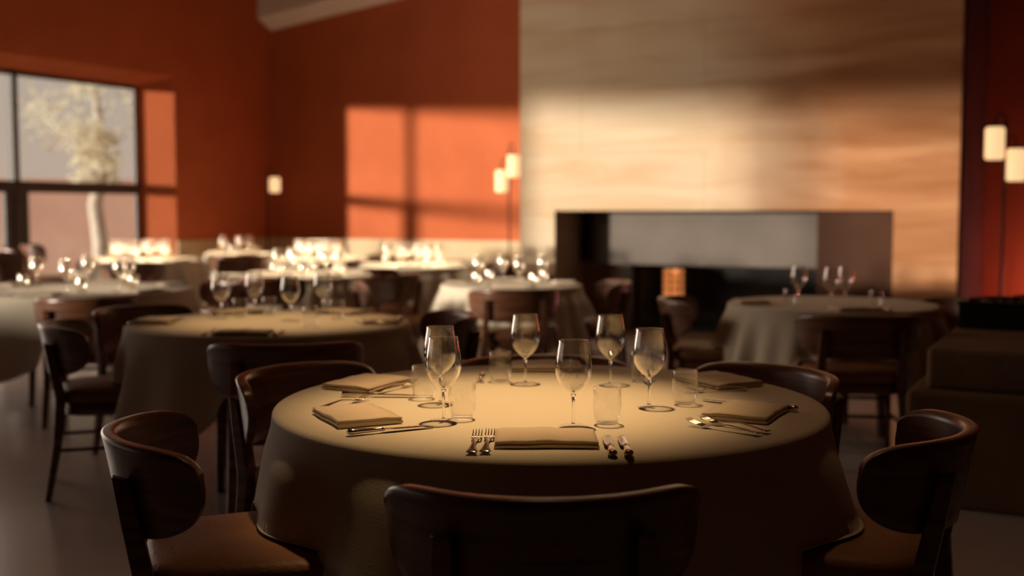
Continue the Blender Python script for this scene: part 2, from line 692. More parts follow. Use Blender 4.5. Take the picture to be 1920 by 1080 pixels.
def make_tree():
    x, y = at_d(186, 19.5), 19.5
    t = empty('garden_tree', (x, y, -.1))
    tag(t, 'pale trunked tree with sunlit leaves outside the window', 'tree')
    b = MB()
    b.tube([(0, 0, 0), (.03, 0, .8), (-.05, 0, 1.5), (.10, .1, 2.2), (.0, .1, 3.0), (-.1, .2, 3.9)], [.15, .13, .12, .10, .07, .03], 10)
    b.tube([(.05, 0, 1.9), (-.4, .1, 2.5), (-.9, .1, 3.0)], [.05, .03, .015], 8)
    b.build('trunk', M['bark'], t)
    rng = random.Random(5)
    f = MB()
    for cl in range(46):
        if cl < 22:
            cx_, cz = rng.gauss(0.05, .16), rng.uniform(1.7, 2.95)
            n = 34; sp = .07
        else:
            cx_, cz = rng.uniform(-1.3, 1.0), rng.uniform(2.5, 4.0)
            n = 22; sp = .15
        cy_ = rng.gauss(0, .35)
        for k in range(n):
            c = Vector((cx_ + rng.gauss(0, sp), cy_ + rng.gauss(0, sp), cz + rng.gauss(0, sp)))
            a = Vector((rng.gauss(0, 1), rng.gauss(0, 1), rng.gauss(0, 1))).normalized()
            bb = a.orthogonal().normalized()
            s = rng.uniform(.05, .09)
            f.add([c - a * s, c + bb * s * .5, c + a * s, c - bb * s * .5], [(0, 1, 2, 3)])
    f.build('foliage', M['leaf'], t)


make_tree()


# ------------------------------------------------------------------ chimney breast with the fireplace
def make_fireplace():
    A0 = Vector((0.084, 11.8, 0))
    root = empty('fireplace', A0, ROOM_RZ)
    tag(root, 'tall pale stone chimney breast with a wide recessed fireplace opening', 'fireplace')
    W, DP = 4.30, 2.06
    O0, O1, OH = 0.404, 3.76, 1.285
    RD = 0.73
    m = MB()
    m.box(0, O0, 0, DP, 0, CEIL_Z)
    m.box(O1, W, 0, DP, 0, CEIL_Z)
    m.box(O0, O1, 0, DP, OH, CEIL_Z)
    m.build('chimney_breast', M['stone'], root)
    m = MB()
    x0, x1 = 1.02, 3.06       # firebox mouth
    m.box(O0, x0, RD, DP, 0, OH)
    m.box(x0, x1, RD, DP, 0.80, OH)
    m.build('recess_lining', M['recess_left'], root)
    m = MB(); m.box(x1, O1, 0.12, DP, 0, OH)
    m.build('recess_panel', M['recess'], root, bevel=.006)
    m = MB(); m.box(W, W + .02, .05, DP, 0, CEIL_Z)  # added dark sheet standing in for shade on the pale stone side
    m.build('side_shade', M['dark_wall'], root)
    m = MB()
    m.box(O0 + .18, x1, RD - .17, RD - .002, 0.72, OH - .012)
    m.build('hood', M['hood'], root, bevel=.006)
    m = MB()
    m.box(O0, O0 + .17, RD - .10, RD - .002, 0.74, OH - .012)
    m.build('dark_side_panel', M['soot'], root)
    m = MB()
    m.box(x0 - .17, x0 - .004, RD - .12, RD - .002, 0.0, .718)
    m.build('jamb_stone', M['hood'], root, bevel=.006)
    fb = MB()
    t = .03
    fb.box(x0, x1, RD + .62, RD + .65, 0, .80)
    fb.box(x0, x0 + t, RD, RD + .62, 0, .80)
    fb.box(x1 - t, x1, RD, RD + .62, 0, .80)
    fb.box(x0, x1, RD, RD + .62, .77, .80)
    fb.box(x0, x1, RD, RD + .62, 0, .03)
    fb.build('firebox', M['soot'], root)
    m = MB()
    m.box(O0, O1, -.0, RD, 0, .02)
    m.build('hearth', M['plinth'], root)
    g = MB()
    g.add([(x0, RD - .01, .03), (x1, RD - .01, .03), (x1, RD - .01, .72), (x0, RD - .01, .72)], [(0, 1, 2, 3)])
    g.build('glass_screen', M['pane'], root)
    # glowing box added for the orange reflection in the firebox glass
    lp = A0 + Vector((NX, NY, 0)) * 1.36 + Vector((UX, UY, 0)) * (RD + .22)
    la = empty('hearth_reflection', (lp.x, lp.y, .03), ROOM_RZ)
    tag(la, 'orange grid reflection in the dark firebox glass, added as a glowing box', 'reflection')
    m = MB()
    for sx in (-1, 1):
        for sy in (-1, 1):
            m.box(sx * .115 - .008, sx * .115 + .008, sy * .115 - .008, sy * .115 + .008, 0, .62)
    for z in (0.0, .17, .32, .40, .47, .54, .61):
        m.box(-.12, .12, -.123, -.107, z, z + .016)
        m.box(-.12, .12, .107, .123, z, z + .016)
        m.box(-.123, -.107, -.12, .12, z, z + .016)
        m.box(.107, .123, -.12, .12, z, z + .016)
    m.box(-.006, .006, -.121, -.109, 0, .62)
    m.build('frame', M['black_metal'], la)
    m = MB()
    la.scale = (.82, .82, 1.04)
    m.box(-.10, .10, -.10, .10, .33, .60)
    m.build('glowing_panel', emit_mat('reflected_glow', (1.0, .30, .08), .65), la)


make_fireplace()


# ------------------------------------------------------------------ stone plinth at the right, with a planter on its back
def make_plinth():
    c = Vector((1.83, 4.92, 0))
    root = empty('stone_plinth', c, ROOM_RZ)
    tag(root, 'large stepped stone plinth in shade at the right edge', 'plinth')
    m = MB(); m.box(-.07, 2.3, -.10, 1.25, 0, .50)
    m.build('lower_block', M['plinth'], root, bevel=.02)
    m = MB(); m.box(0, 2.3, 0, 1.25, .50, .68)
    m.build('upper_block', M['plinth'], root, bevel=.018)
    pc = c + Vector((NX, NY, 0)) * 0.02 + Vector((UX, UY, 0)) * 0.95
    pl = empty('planter_box', (pc.x, pc.y, .68), ROOM_RZ)
    tag(pl, 'long low black planter box with mounded foliage on the stone plinth', 'planter')
    m = MB()
    m.box(0, 1.8, 0, .28, 0, .135)
    m.box(-.008, 1.808, -.008, .288, .125, .14)
    m.build('box', M['black_metal'], pl, bevel=.006)
    rng = random.Random(3)
    f = MB()
    for k in range(900):
        cx_ = rng.uniform(.05, 1.55)
        hgt = .012 + .075 * math.exp(-((cx_ - .42) / .12) ** 2) + .06 * math.exp(-((cx_ - 1.1) / .15) ** 2)
        cc = Vector((cx_, rng.uniform(.03, .25), .138 + rng.uniform(0, hgt)))
        a = Vector((rng.gauss(0, 1), rng.gauss(0, 1), rng.gauss(.4, 1))).normalized()
        bb = a.orthogonal().normalized()
        s = rng.uniform(.012, .022)
        f.add([cc - a * s, cc + bb * s * .5, cc + a * s, cc - bb * s * .5], [(0, 1, 2, 3)])
    f.build('foliage', M['stem_plant'], pl)


make_plinth()


# ------------------------------------------------------------------ floor lamps with paper lanterns
def make_lamp(x, y, rz, lanterns, pole_h, label, name='floor_lamp', size=.25):
    root = empty(name, (x, y, 0), rz)
    tag(root, label, 'lamp', 'floor lamps with hanging lanterns')
    m = MB()
    m.lathe([(0.0, 0), (.15, 0), (.15, .012), (.02, .022), (.0, .022)], 28)
    m.build('base', M['black_metal'], root)
    m = MB()
    m.tube([(0, 0, .015), (0, 0, pole_h)], .011, 10)
    m.build('pole', M['black_metal'], root)
    for (dx, zt, zc) in lanterns:
        s = 1 if dx > 0 else -1
        m = MB()
        pts = []
        for i in range(9):
            a = PI * i / 8
            pts.append((dx * (1 - math.cos(a)) / 2, 0, zt + .035 * math.sin(a) + (zc + size / 2 + .05 - zt) * (i / 8) ** 3))
        m.tube([(0, 0, zt - .06)] + pts, .006, 8)
        m.build('arm', M['black_metal'], root)
        sh = MB()
        r = .072
        hh = size / 2
        prof = [(r * .80, -hh), (r, -hh + .012)]
        for k in range(9):
            prof.append((r * (1.0 + (.012 if k % 2 else -.012)), -hh + .02 + (size - .04) * k / 8))
        prof += [(r, hh - .012), (r * .80, hh)]
        sh.lathe([(p, zc + z) for p, z in prof], 28, dx, 0, cap=True)
        so = sh.build('lamp_shade', M['shade'], root)
        c = MB()
        c.lathe([(0.004, zc + hh), (.03, zc + hh), (.03, zc + hh + .014), (.006, zc + hh + .02), (.006, zc + hh + .06)], 16, dx, 0, cap=True)
        c.build('cap', M['black_metal'], so)
    return root


# right of the chimney, against the red wall
D = 8.8
xr = at_d(1879, D)
make_lamp(xr, D, 0, [(-.082, 2.00, CAM_H + (395 - 270) / F_PX * D), (.088, 1.84, CAM_H + (395 - 310) / F_PX * D)], 1.99,
          'tall black floor lamp with two glowing lanterns, right of the chimney breast')
D = 12.75
xm = at_d(955, D)
make_lamp(xm, D, 0, [(-.085, 1.83, CAM_H + (395 - 340) / F_PX * D), (.05, 2.02, CAM_H + (395 - 312) / F_PX * D)], 1.98,
          'slim floor lamp with two lanterns in the sun patch left of the chimney')
D = 15.25
xc = at_d(503, D)
make_lamp(xc, D, 0, [(.10, 1.84, CAM_H + (395 - 347) / F_PX * D)], 1.80,
          'floor lamp with a single glowing lantern in the far dark corner', size=.20)


# added unseen low light that reddens the wall right of the chimney
def low_wall_fill(x, y, z, e):
    d = bpy.data.lights.new('low_wall_fill', 'POINT')
    d.energy = e
    d.color = (1.0, 0.38, 0.34)
    d.shadow_soft_size = .06
    o = bpy.data.objects.new('low_wall_fill', d)
    COL.objects.link(o)
    o.location = (x, y, z)


low_wall_fill(at_d(2090, 10.8), 10.8, 0.45, 44)


# ------------------------------------------------------------------ dining chair (faces +Y, origin under the seat centre)
CH_TOP = 0.768


def make_chair():
    root = empty('dining_chair')
    # seat cushion
    m = MB()
    ns = 40
    def outline(a, k=1.0):
        # rounded trapezoid, wider at the front
        e = 0.42
        ca, sa = math.cos(a), math.sin(a)
        x = math.copysign(abs(ca) ** e, ca) * .245
        y = math.copysign(abs(sa) ** e, sa) * .225
        x *= (1.0 + .10 * (y / .225))
        return x * k, y * k
    rings = []
    for k, z in ((.90, .425), (.985, .430), (1.0, .445), (1.0, .468), (.97, .482), (.90, .489), (.6, .494), (.2, .496)):
        rings.append([(outline(2 * PI * j / ns, k)[0], outline(2 * PI * j / ns, k)[1], z) for j in range(ns)])
    m.rings(rings)
    m.build('seat', M['leather'], root)
    # wooden rail under the seat
    m = MB()
    rings = []
    for k, z in ((.93, .37), (.95, .375), (.95, .424), (.90, .424)):
        rings.append([(outline(2 * PI * j / ns, k)[0], outline(2 * PI * j / ns, k)[1], z) for j in range(ns)])
    m.rings(rings)
    m.build('seat_frame', M['wood'], root)
    # curved backrest
    m = MB()
    rho, A, yc = .325, R_(66), .06
    na, nh = 40, 10
    th = .024
    H0, H1 = .55, CH_TOP
    outer, inner = [], []
    rings = []
    for i in range(na + 1):
        s = math.sin(PI / 2 * (-1 + 2 * i / na))
        a = A * s
        t = abs(s)
        hfac = (1 - t ** 3.6) ** 0.42 if t < 1 else 0.0
        hfac = max(hfac, .10)
        htop = max((1 - t ** 9) ** .5, .10)
        top = H1 - .004 * t ** 2 - (1 - htop) * .055
        bot = H0 + (1 - hfac) * .145
        ring = []
        prof = []
        for q in range(nh + 1):           # outer side bottom -> top
            prof.append((th * .5, q / nh))
        prof.append((th * .30, 1.0 + .012)); prof.append((-th * .30, 1.0 + .012))
        for q in range(nh, -1, -1):
            prof.append((-th * .5, q / nh))
        prof.append((-th * .30, -.012)); prof.append((th * .30, -.012))
        for off, v in prof:
            z = bot + (top - bot) * v
            lean = (z - .53) * .16
            thick = off * (1.0 + .35 * max(v, 0) ** 3)
            r = rho + thick
            x = r * math.sin(a)
            y = yc - r * math.cos(a) - lean
            ring.append((x, y, z))
        rings.append(ring)
    m.rings(rings)
    m.build('backrest', M['wood'], root)
    # rear posts run up behind the backrest
    for s in (-1, 1):
        m = MB()
        pts = [(s * .215, -.285, 0.0), (s * .205, -.240, .25), (s * .195, -.222, .45), (s * .190, -.252, .60), (s * .188, -.272, .69)]
        ws = [.028, .038, .046, .042, .036]
        for i in range(len(pts) - 1):
            pass
        vs, fs = [], []
        for p, w in zip(pts, ws):
            for sx, sy in ((-1, -1), (1, -1), (1, 1), (-1, 1)):
                vs.append((p[0] + sx * w / 2, p[1] + sy * w / 2, p[2] + (.012 if (p is pts[-1] and sy < 0) else 0)))
        for i in range(len(pts) - 1):
            for j in range(4):
                k = (j + 1) % 4
                fs.append((i * 4 + j, i * 4 + k, (i + 1) * 4 + k, (i + 1) * 4 + j))
        fs.append((3, 2, 1, 0)); n = (len(pts) - 1) * 4
        fs.append((n, n + 1, n + 2, n + 3))
        m.add(vs, fs)
        m.build('rear_leg', M['wood'], root, bevel=.005)
        m = MB()
        m.tube([(s * .225, .195, 0.0), (s * .218, .185, .2), (s * .208, .170, .40)], [.012, .016, .020], 12)
        m.build('front_leg', M['wood'], root)
        m = MB()
        m.tube([(s * .207, -.25, .22), (s * .216, .185, .22)], .009, 8)
        m.build('side_stretcher', M['wood'], root)
    m = MB(); m.tube([(-.212, .0, .221), (.212, .0, .221)], .009, 8)
    m.build('cross_stretcher', M['wood'], root)
    m = MB(); m.tube([(-.215, .18, .29), (.215, .18, .29)], .009, 8)
    m.build('front_stretcher', M['wood'], root)
    return root


chairs = Pool(make_chair)


def place_chair(x, y, face_deg, label, group='curved back dining chairs'):
    """face_deg: compass of the facing direction, 0 = +x, 90 = away from the camera"""
    c = chairs.get()
    c.location = (x, y, 0)
    c.rotation_euler = (0, 0, R_(face_deg - 90))
    tag(c, label, 'chair', group)
    return c


# ------------------------------------------------------------------ glassware and cutlery
def make_wine_glass(mat='glass_solid'):
    root = empty('wine_glass')
    prof = [(.006, .079), (.012, .084), (.022, .092), (.033, .104), (.041, .118), (.0447, .133), (.0452, .147), (.0437, .165), (.0408, .185), (.0375, .205), (.0368, .212)]
    wall = [.003, .0032, .0030, .0026, .0022, .0018, .0014, .0011, .0010, .0009, .0008]
    inner = [(max(r - w, .001), z + (.004, .0035, .003, .002, .001, .0005, 0, 0, 0, 0, 0)[i]) for i, ((r, z), w) in enumerate(zip(prof, wall))]
    m = MB()
    m.lathe(prof + [(.0362, .2132)] + inner[::-1] + [(.0005, .0835)], 40)
    m.build('bowl', M['glass_bowl' if mat == 'glass_solid' else mat], root)
    m = MB()
    m.lathe([(.0052, .0008 + .0045), (.0042, .010), (.0036, .020), (.0034, .045), (.0038, .062), (.0050, .071), (.0062, .0786)], 20, cap=True)
    m.build('stem', M[mat], root)
    m = MB()
    m.lathe([(.0355, .0), (.0362, .0008), (.0350, .0016), (.020, .0028), (.009, .0045), (.004, .0062)], 40, cap=True)
    m.build('foot', M['glass_foot'], root)
    return root


def make_tumbler(mat='glass_shell'):
    root = MB()
    prof = [(.026, .0), (.029, .003), (.0325, .018), (.0350, .036), (.0360, .052), (.0355, .070), (.0340, .088), (.0332, .092)]
    inner = [(r - .0013, max(z, .006)) for r, z in prof][1:]
    root.lathe([(.0005, .0)] + prof + [(.0326, .0928)] + inner[::-1] + [(.0005, .006)], 40)
    return root.build('water_tumbler', M[mat])


def strip(mb, stations, seg=8):
    """flattened bar along +y: stations = (y, z, halfwidth, halfthick, xoff)"""
    rings = []
    for y, z, w, t, xo in stations:
        rings.append([(xo + w * math.cos(2 * PI * j / seg), y, z + t * math.sin(2 * PI * j / seg)) for j in range(seg)])
    mb.rings(rings)


def make_fork():
    root = empty('dinner_fork')
    m = MB()
    strip(m, [(0, .0045, .0115, .0014, 0), (.004, .005, .0138, .0020, 0), (.020, .0065, .0100, .0018, 0), (.05, .010, .0058, .0018, 0),
              (.085, .013, .0034, .0018, 0), (.125, .0085, .0030, .0016, 0), (.137, .0055, .0038, .0014, 0)], 12)
    m.build('handle', M['steel'], root)
    m = MB()
    strip(m, [(.136, .0055, .0038, .0014, 0), (.143, .0038, .0095, .0012, 0), (.152, .0032, .0122, .0012, 0), (.158, .0036, .0124, .0012, 0)], 12)
    for k in range(4):
        x = -.0102 + k * .0068
        strip(m, [(.156, .0036, .0020, .0012, x), (.172, .0064, .0018, .0011, x), (.188, .011, .0015, .0010, x), (.202, .0165, .0008, .0007, x)], 8)
    m.build('tines', M['steel'], root)
    return root


def make_knife():
    root = empty('dinner_knife')
    m = MB()
    strip(m, [(0, .0075, .006, .0045, 0), (.004, .0078, .0100, .0070, 0), (.014, .0078, .0112, .0074, 0), (.032, .0075, .0092, .0066, 0),
              (.060, .007, .0066, .0054, 0), (.082, .0068, .0050, .0046, 0), (.086, .0068, .0066, .0056, 0), (.090, .0066, .0062, .005, 0)], 14)
    m.build('handle', M['steel'], root)
    m = MB()
    strip(m, [(.089, .006, .0058, .0030, 0), (.096, .0055, .0105, .0014, -.001), (.12, .005, .0110, .0011, -.001), (.18, .004, .0108, .0010, -.001),
              (.205, .0032, .0088, .0009, .0005), (.222, .0026, .0030, .0007, .004)], 10)
    m.build('blade', M['steel'], root)
    return root


def make_napkin(seed=0):
    """folded linen napkin, .235 wide (x) x .17 deep (y), fold towards -y"""
    rng = random.Random(seed)
    m = MB()
    ph = rng.uniform(0, 6)
    W, Dn = .118, .085
    nx = 22
    for layer, (z0, z1, ins) in enumerate(((.0, .0085, .0), (.0088, .0175, .002))):
        rings = []
        for i in range(nx + 1):
            s = -1 + 2 * i / nx
            x = s * (W - ins)
            wob = .0016 * math.sin(3.1 * s + ph + layer) + .0008 * math.sin(9 * s + ph * 2)
            edge = .0010 if abs(s) > .97 else 0
            ring = []
            zt = z1 + wob - edge
            yf = -Dn + ins + .0015 * math.sin(4 * s + ph)
            yb = Dn - ins - .0015 * math.sin(3 * s + ph)
            zm = (z0 + zt) / 2
            hh = (zt - z0) / 2
            for q in range(7):            # rounded front fold
                a = -PI / 2 - PI * q / 6
                ring.append((x, yf + hh + hh * math.cos(a), zm + hh * math.sin(a)))
            for f_ in (.25, .5, .75):
                ring.append((x, yf + (yb - yf) * f_, zt + .0012 * math.sin(5 * f_ + 3 * s + ph)))
            ring.append((x, yb, zt - .0035))
            ring.append((x, yb, z0))
            rings.append(ring)
        m.rings(rings)
    return m.build('folded_napkin', M['napkin'])


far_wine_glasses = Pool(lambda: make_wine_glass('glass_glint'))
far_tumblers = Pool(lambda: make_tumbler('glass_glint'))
wine_glasses = Pool(make_wine_glass)
tumblers = Pool(make_tumbler)
forks = Pool(make_fork)
knives = Pool(make_knife)
napkins = [Pool(lambda s=s: make_napkin(s)) for s in (1, 2, 3)]
TZ = 0.7545


def put(pool, x, y, rz, label, cat, group, z=TZ):
    o = pool.get()
    o.location = (x, y, z)
    o.rotation_euler = (0, 0, R_(rz))
    tag(o, label, cat, group)
    return o


# ------------------------------------------------------------------ tables and cloths
def make_table(x, y, R, label):
    root = empty('round_table', (x, y, 0), R_(13))
    tag(root, label, 'table', 'round dining tables')
    m = MB()
    m.lathe([(R * .9, .715), (R - .006, .716), (R - .002, .722), (R - .002, .744), (R - .006, .7475), (R * .5, .7475)], 64, cap=True)
    m.build('tabletop', M['wood'], root)
    r = R * .46
    for k in range(4):
        a = PI / 4 + k * PI / 2
        m = MB()
        c, s = math.cos(a) * r, math.sin(a) * r
        m.bar((c * 1.12, s * 1.12, 0), (c, s, .715), (.035, .035), (.06, .06))
        m.build('leg', M['wood'], root, bevel=.004)
    return root


def make_cloth(x, y, R, label, seats, seed=0, drop=.36, corner=.16, rot=20, amp=.10, nf=None):
    rng = random.Random(seed)
    m = MB()
    ns = 216
    nd = 16
    p1, p2, p3 = rng.uniform(0, 6), rng.uniform(0, 6), rng.uniform(0, 6)
    k1 = nf or int(R * 20)
    top_r = [R * f for f in (.0, .25, .5, .75, .93)]
    vs = []
    zt = .7500
    rings = []
    for r in top_r[1:]:
        rings.append([(r * math.cos(2 * PI * j / ns), r * math.sin(2 * PI * j / ns),
                       zt + .0012) for j in range(ns)])
    re = .016
    for q in range(5):
        a = PI / 2 * (1 - q / 4)
        rr = R + .002 + re * math.cos(a) - re * .3
        z = zt + .0012 - re + re * math.sin(a)
        rings.append([(rr * math.cos(2 * PI * j / ns), rr * math.sin(2 * PI * j / ns), z) for j in range(ns)])
    z_start = zt - re
    r_start = R + .002 + re * .7
    for q in range(1, nd + 1):
        h = q / nd
        ring = []
        for j in range(ns):
            th = 2 * PI * j / ns
            cshape = abs(math.sin(2 * (th - R_(rot)))) ** 5
            Hh = drop + corner * cshape + .012 * math.sin(5 * th + p2)
            d = h * Hh
            fold = .55 * math.cos(k1 * th + p1 + .6 * math.sin(3 * th + p3)) + .45 * math.cos((k1 * 1.0 // 1.6) * th + p2)
            fold *= .75 + .25 * math.sin(2 * th + p3)
            ramp = min(1, d / .10)
            ramp = ramp * ramp * (3 - 2 * ramp)
            rr = r_start + .006 * ramp + d * (.09 + .10 * cshape) + amp * .5 * d / .36 * (fold + .55) * ramp * .9
            pz = z_start - d
            px, py = rr * math.cos(th), rr * math.sin(th)
            if pz < .512:
                # where a seat stands under the hem the cloth ends on the seat
                dh = z_start - .512
                rh = r_start + .006 + dh * (.09 + .10 * cshape) + amp * .5 * dh / .36 * (fold + .55) * .9
                hx, hy = rh * math.cos(th), rh * math.sin(th)
                for sx, sy in seats:
                    dd = math.hypot(hx + x - sx, hy + y - sy)
                    if dd < .33:
                        w = min(1.0, (.33 - dd) / .05)
                        w = w * w * (3 - 2 * w)
                        over = .512 - pz
                        tz = .506 - .01 * over
                        tr = rh + .05 * over
                        pz = pz + (tz - pz) * w
                        rr2 = rr + (tr - rr) * w
                        px, py = rr2 * math.cos(th), rr2 * math.sin(th)
            ring.append((px, py, pz))
        rings.append(ring)
    m.rings(rings, cap=False)
    # centre fan
    b = len(m.v)
    m.v.append((0, 0, zt + .0012))
    for j in range(ns):
        m.f.append([b, (j + 1) % ns, j])
        m.smooth.append(True)
    # ring faces come out inside-facing; keep them consistent
    o = m.build('tablecloth', M['cloth'])
    o.location = (x, y, 0)
    md = o.modifiers.new('thick', 'SOLIDIFY')
    md.thickness = .0018
    md.offset = -1 if False else 1
    tag(o, label, 'tablecloth', 'linen tablecloths on round tables')
    return o


DIRS = {-90: 'front', -150: 'front left', -30: 'front right', 150: 'back left', 30: 'back right', 90: 'back', 180: 'left', 0: 'right', -120: 'front left', -60: 'front right', 120: 'back left', 60: 'back right', -45: 'front right', -135: 'front left', 45: 'back right', 135: 'back left'}

# table: key, centre x, y, radius, description, chairs [(angle, distance from centre)], cloth seed/rot
T = {}


def table(key, x, y, R, desc, tlabel, clabel, chair_list, seed, rot, drop=.36, corner=.14, amp=.10, nf=None):
    seats = []
    for a, dist, yaw, lab in chair_list:
        cx_, cy_ = x + math.cos(R_(a)) * dist, y + math.sin(R_(a)) * dist
        place_chair(cx_, cy_, a + 180 + yaw, lab)
        seats.append((cx_, cy_))
    make_table(x, y, R, tlabel)
    make_cloth(x, y, R, clabel, seats, seed, drop, corner, rot, amp, nf)
    T[key] = (x, y, R, desc)


# hero table
HX, HY, HR = 0.104, 3.127, 0.75
table('hero', HX, HY, HR, 'nearest table',
      'largest round table in the foreground, hidden under its cream cloth',
      'cream linen cloth on the nearest table, lit by a warm pool of light',
      [(-93, .85, 3, 'curved wooden chair seen from behind in the centre foreground'),
       (-151, .875, -12, 'curved back chair at the front left of the nearest table, seat showing'),
       (-27, .80, 0, 'curved back chair at the front right of the nearest table, in shade'),
       (148, .76, 0, 'reddish brown chair tucked in at the back left of the nearest table'),
       (33, .70, 0, 'dark chair tucked in at the back right of the nearest table'),
       (90, .56, 0, 'chair behind the nearest table, only its top rail showing')],
      1, 12, .36, .09, .14)

# second lamplit table, left of centre
table('mid', at_d(505, 5.35), 5.35, .655, 'lamplit second table left of centre',
      'round table left of centre, second nearest, with one wooden leg showing',
      'cream cloth with dipping corners on the lamplit second table, left of centre',
      [(-73, .80, -8, 'dark chair seen from behind in front of the second table'),
       (-168, .72, 8, 'chair at the left side of the second table, full profile with legs'),
       (143, .87, 0, 'chair at the back left of the second table, curved back towards the window'),
       (17, .70, 0, 'dark chair at the back right of the second table')],
      2, 19, .27, .22, .12)

# table at left edge
table('left', at_d(145, 7.65), 7.65, .74, 'table at the left edge',
      'round table cut by the left edge of the picture',
      'sunlit cloth over the table at the left edge of the picture',
      [(-64, .88, -20, 'dark chair backed towards the viewer before the left edge table'),
       (165, .75, 0, 'chair tucked in at the left of the left edge table'),
       (35, .85, 0, 'dark chair between the left edge table and the second table')],
      3, 30, .36, .14)

table('window', at_d(265, 12.1), 12.1, .64, 'glaring white table under the window',
      'round table close under the window reveal',
      'brilliant sunlit white cloth on the table under the window',
      [(-78, .60, 0, 'brown chair in front of the white table under the window')],
      4, 10, .42, .12, .14, 24)

table('corner', at_d(450, 14.0), 14.0, .42, 'small table in the far corner',
      'small round table in the far corner by the single lantern',
      'sunlit pale cloth on the small table in the far corner',
      [(-80, .62, 0, 'reddish chair in front of the small far corner table')],
      5, 40, .38, .1)

table('small', at_d(578, 9.45), 9.45, .52, 'small draped table behind the lamplit one',
      'small round table directly behind the lamplit second table',
      'pleated pale cloth on the small table behind the lamplit second table',
      [(-108, .50, 0, 'dark chair before the small table behind the second table'),
       (-15, .66, 0, 'rust brown chair at the right of the small draped table')],
      6, 25, .50, .12, .17, 26)

table('rear', at_d(598, 12.2), 12.2, .52, 'rear table crowded with glasses',
      'round rear table near the middle of the back wall dado',
      'bright white cloth on the rear table crowded with glasses',
      [(-62, .62, 0, 'sunlit chair to the right of the rear glass crowded table')],
      7, 5, .40, .12)

table('patch', at_d(775, 11.0), 11.0, .52, 'table below the sun patch on the wall',
      'round table below the sunlit patch of the red wall',
      'grey shaded cloth with bright top on the table below the wall sun patch',
      [(-115, .68, 0, 'chair with sunlit back left of the table below the sun patch'),
       (20, .74, 0, 'brown chair at the right of the table below the sun patch')],
      8, 30, .46, .12, .14, 22)

table('chimney', at_d(958, 8.15), 8.15, .50, 'table left of the fireplace',
      'round table standing left of the fireplace opening',
      'pleated cloth with a sunlit left fold on the table left of the fireplace',
      [(-88, .54, 0, 'dark chair seen from behind in front of the table left of the fireplace'),
       (2, .56, 0, 'dark chair with a gleaming top between the two fireplace tables'),
       (165, .88, 0, 'chair at the left of the table left of the fireplace')],
      9, 35, .50, .12, .17, 26)

table('hearth', at_d(1562, 6.45), 6.45, .58, 'shaded table before the fireplace',
      'round table in shade before the right half of the fireplace',
      'dim pleated cloth on the shaded table before the fireplace',
      [(-97, .70, 0, 'dark chair seen from behind before the shaded right table'),
       (168, .68, 0, 'brown chair with rounded back at the left of the shaded right table'),
       (4, .60, 10, 'narrow silhouetted chair at the right of the shaded right table')],
      10, 20, .46, .12, .17, 25)


for _px, _d, _f, _l in ((20, 9.8, 60, 'tall brown oval backed chair at the far left, under the window'),
                        (60, 10.7, 20, 'tall chair with pale gleaming rim by the window, leftmost of the pair'),
                        (100, 11.6, 18, 'tall chair with pale gleaming rim by the window, right one of the pair')):
    _c = place_chair(at_d(_px, _d), _d, _f, _l)
    _c.scale = (1, 1, 1.22)


# ------------------------------------------------------------------ hero table setting
def g_wine(px, py, label):
    p = at_z(px, py, TZ)
    put(wine_glasses, p.x, p.y, 0, label, 'wine glass', 'empty stemmed wine glasses')


def g_tumb(px, py, label):
    p = at_z(px, py, TZ)
    put(tumblers, p.x, p.y, 0, label, 'glass', 'clear water tumblers')


g_wine(1075, 798, 'empty wine glass nearest the viewer, above the front napkin')
g_wine(832, 788, 'wine glass at the left front of the nearest table, beside a tumbler')
g_wine(826, 756, 'wine glass half hidden right behind the left front wine glass')
g_wine(985, 719, 'wine glass at the back left of the nearest table, above the far napkin')
g_wine(1144, 721, 'wine glass at the back right of the nearest table, beyond the front glass')
g_wine(1217, 762, 'rightmost wine glass on the nearest table')
g_tumb(1138, 794, 'clear tumbler beside the nearest wine glass, above the knives')
g_tumb(867, 784, 'tumbler just right of the left front wine glass')
g_tumb(795, 746, 'tumbler at the back left beside the hidden wine glass')
g_tumb(938, 715, 'small looking tumbler near the back edge, left of a wine glass')
g_tumb(1284, 757, 'tumbler to the right of the rightmost wine glass')
g_tumb(1203, 713, 'faint tumbler behind the rightmost wine glass near the back edge')


def nap(i, px, py, rz, label):
    p = at_z(px, py, TZ)
    put(napkins[i % 3], p.x, p.y, rz, label, 'napkin', 'folded linen napkins')


nap(0, 1023, 826, 0, 'folded napkin at the front of the nearest table between forks and knives')
nap(1, 668, 783, -64, 'folded napkin at the left front of the nearest table under a knife')
nap(2, 690, 722, -118, 'folded napkin at the back left of the nearest table')
nap(0, 1025, 690, 180, 'folded napkin at the back edge of the nearest table')
nap(1, 1345, 717, 118, 'folded napkin at the back right of the nearest table')
nap(2, 1400, 776, 62, 'folded napkin at the right front of the nearest table, fork beside')


def cut(pool, x, y, rz, label, cat, dz=0):
    put(pool, x, y, rz, label, cat, 'polished table cutlery', TZ + dz)


def along(px0, py0, px1, py1):
    a, b = at_z(px0, py0, TZ), at_z(px1, py1, TZ)
    return a.x, a.y, math.degrees(math.atan2(b.y - a.y, b.x - a.x)) - 90


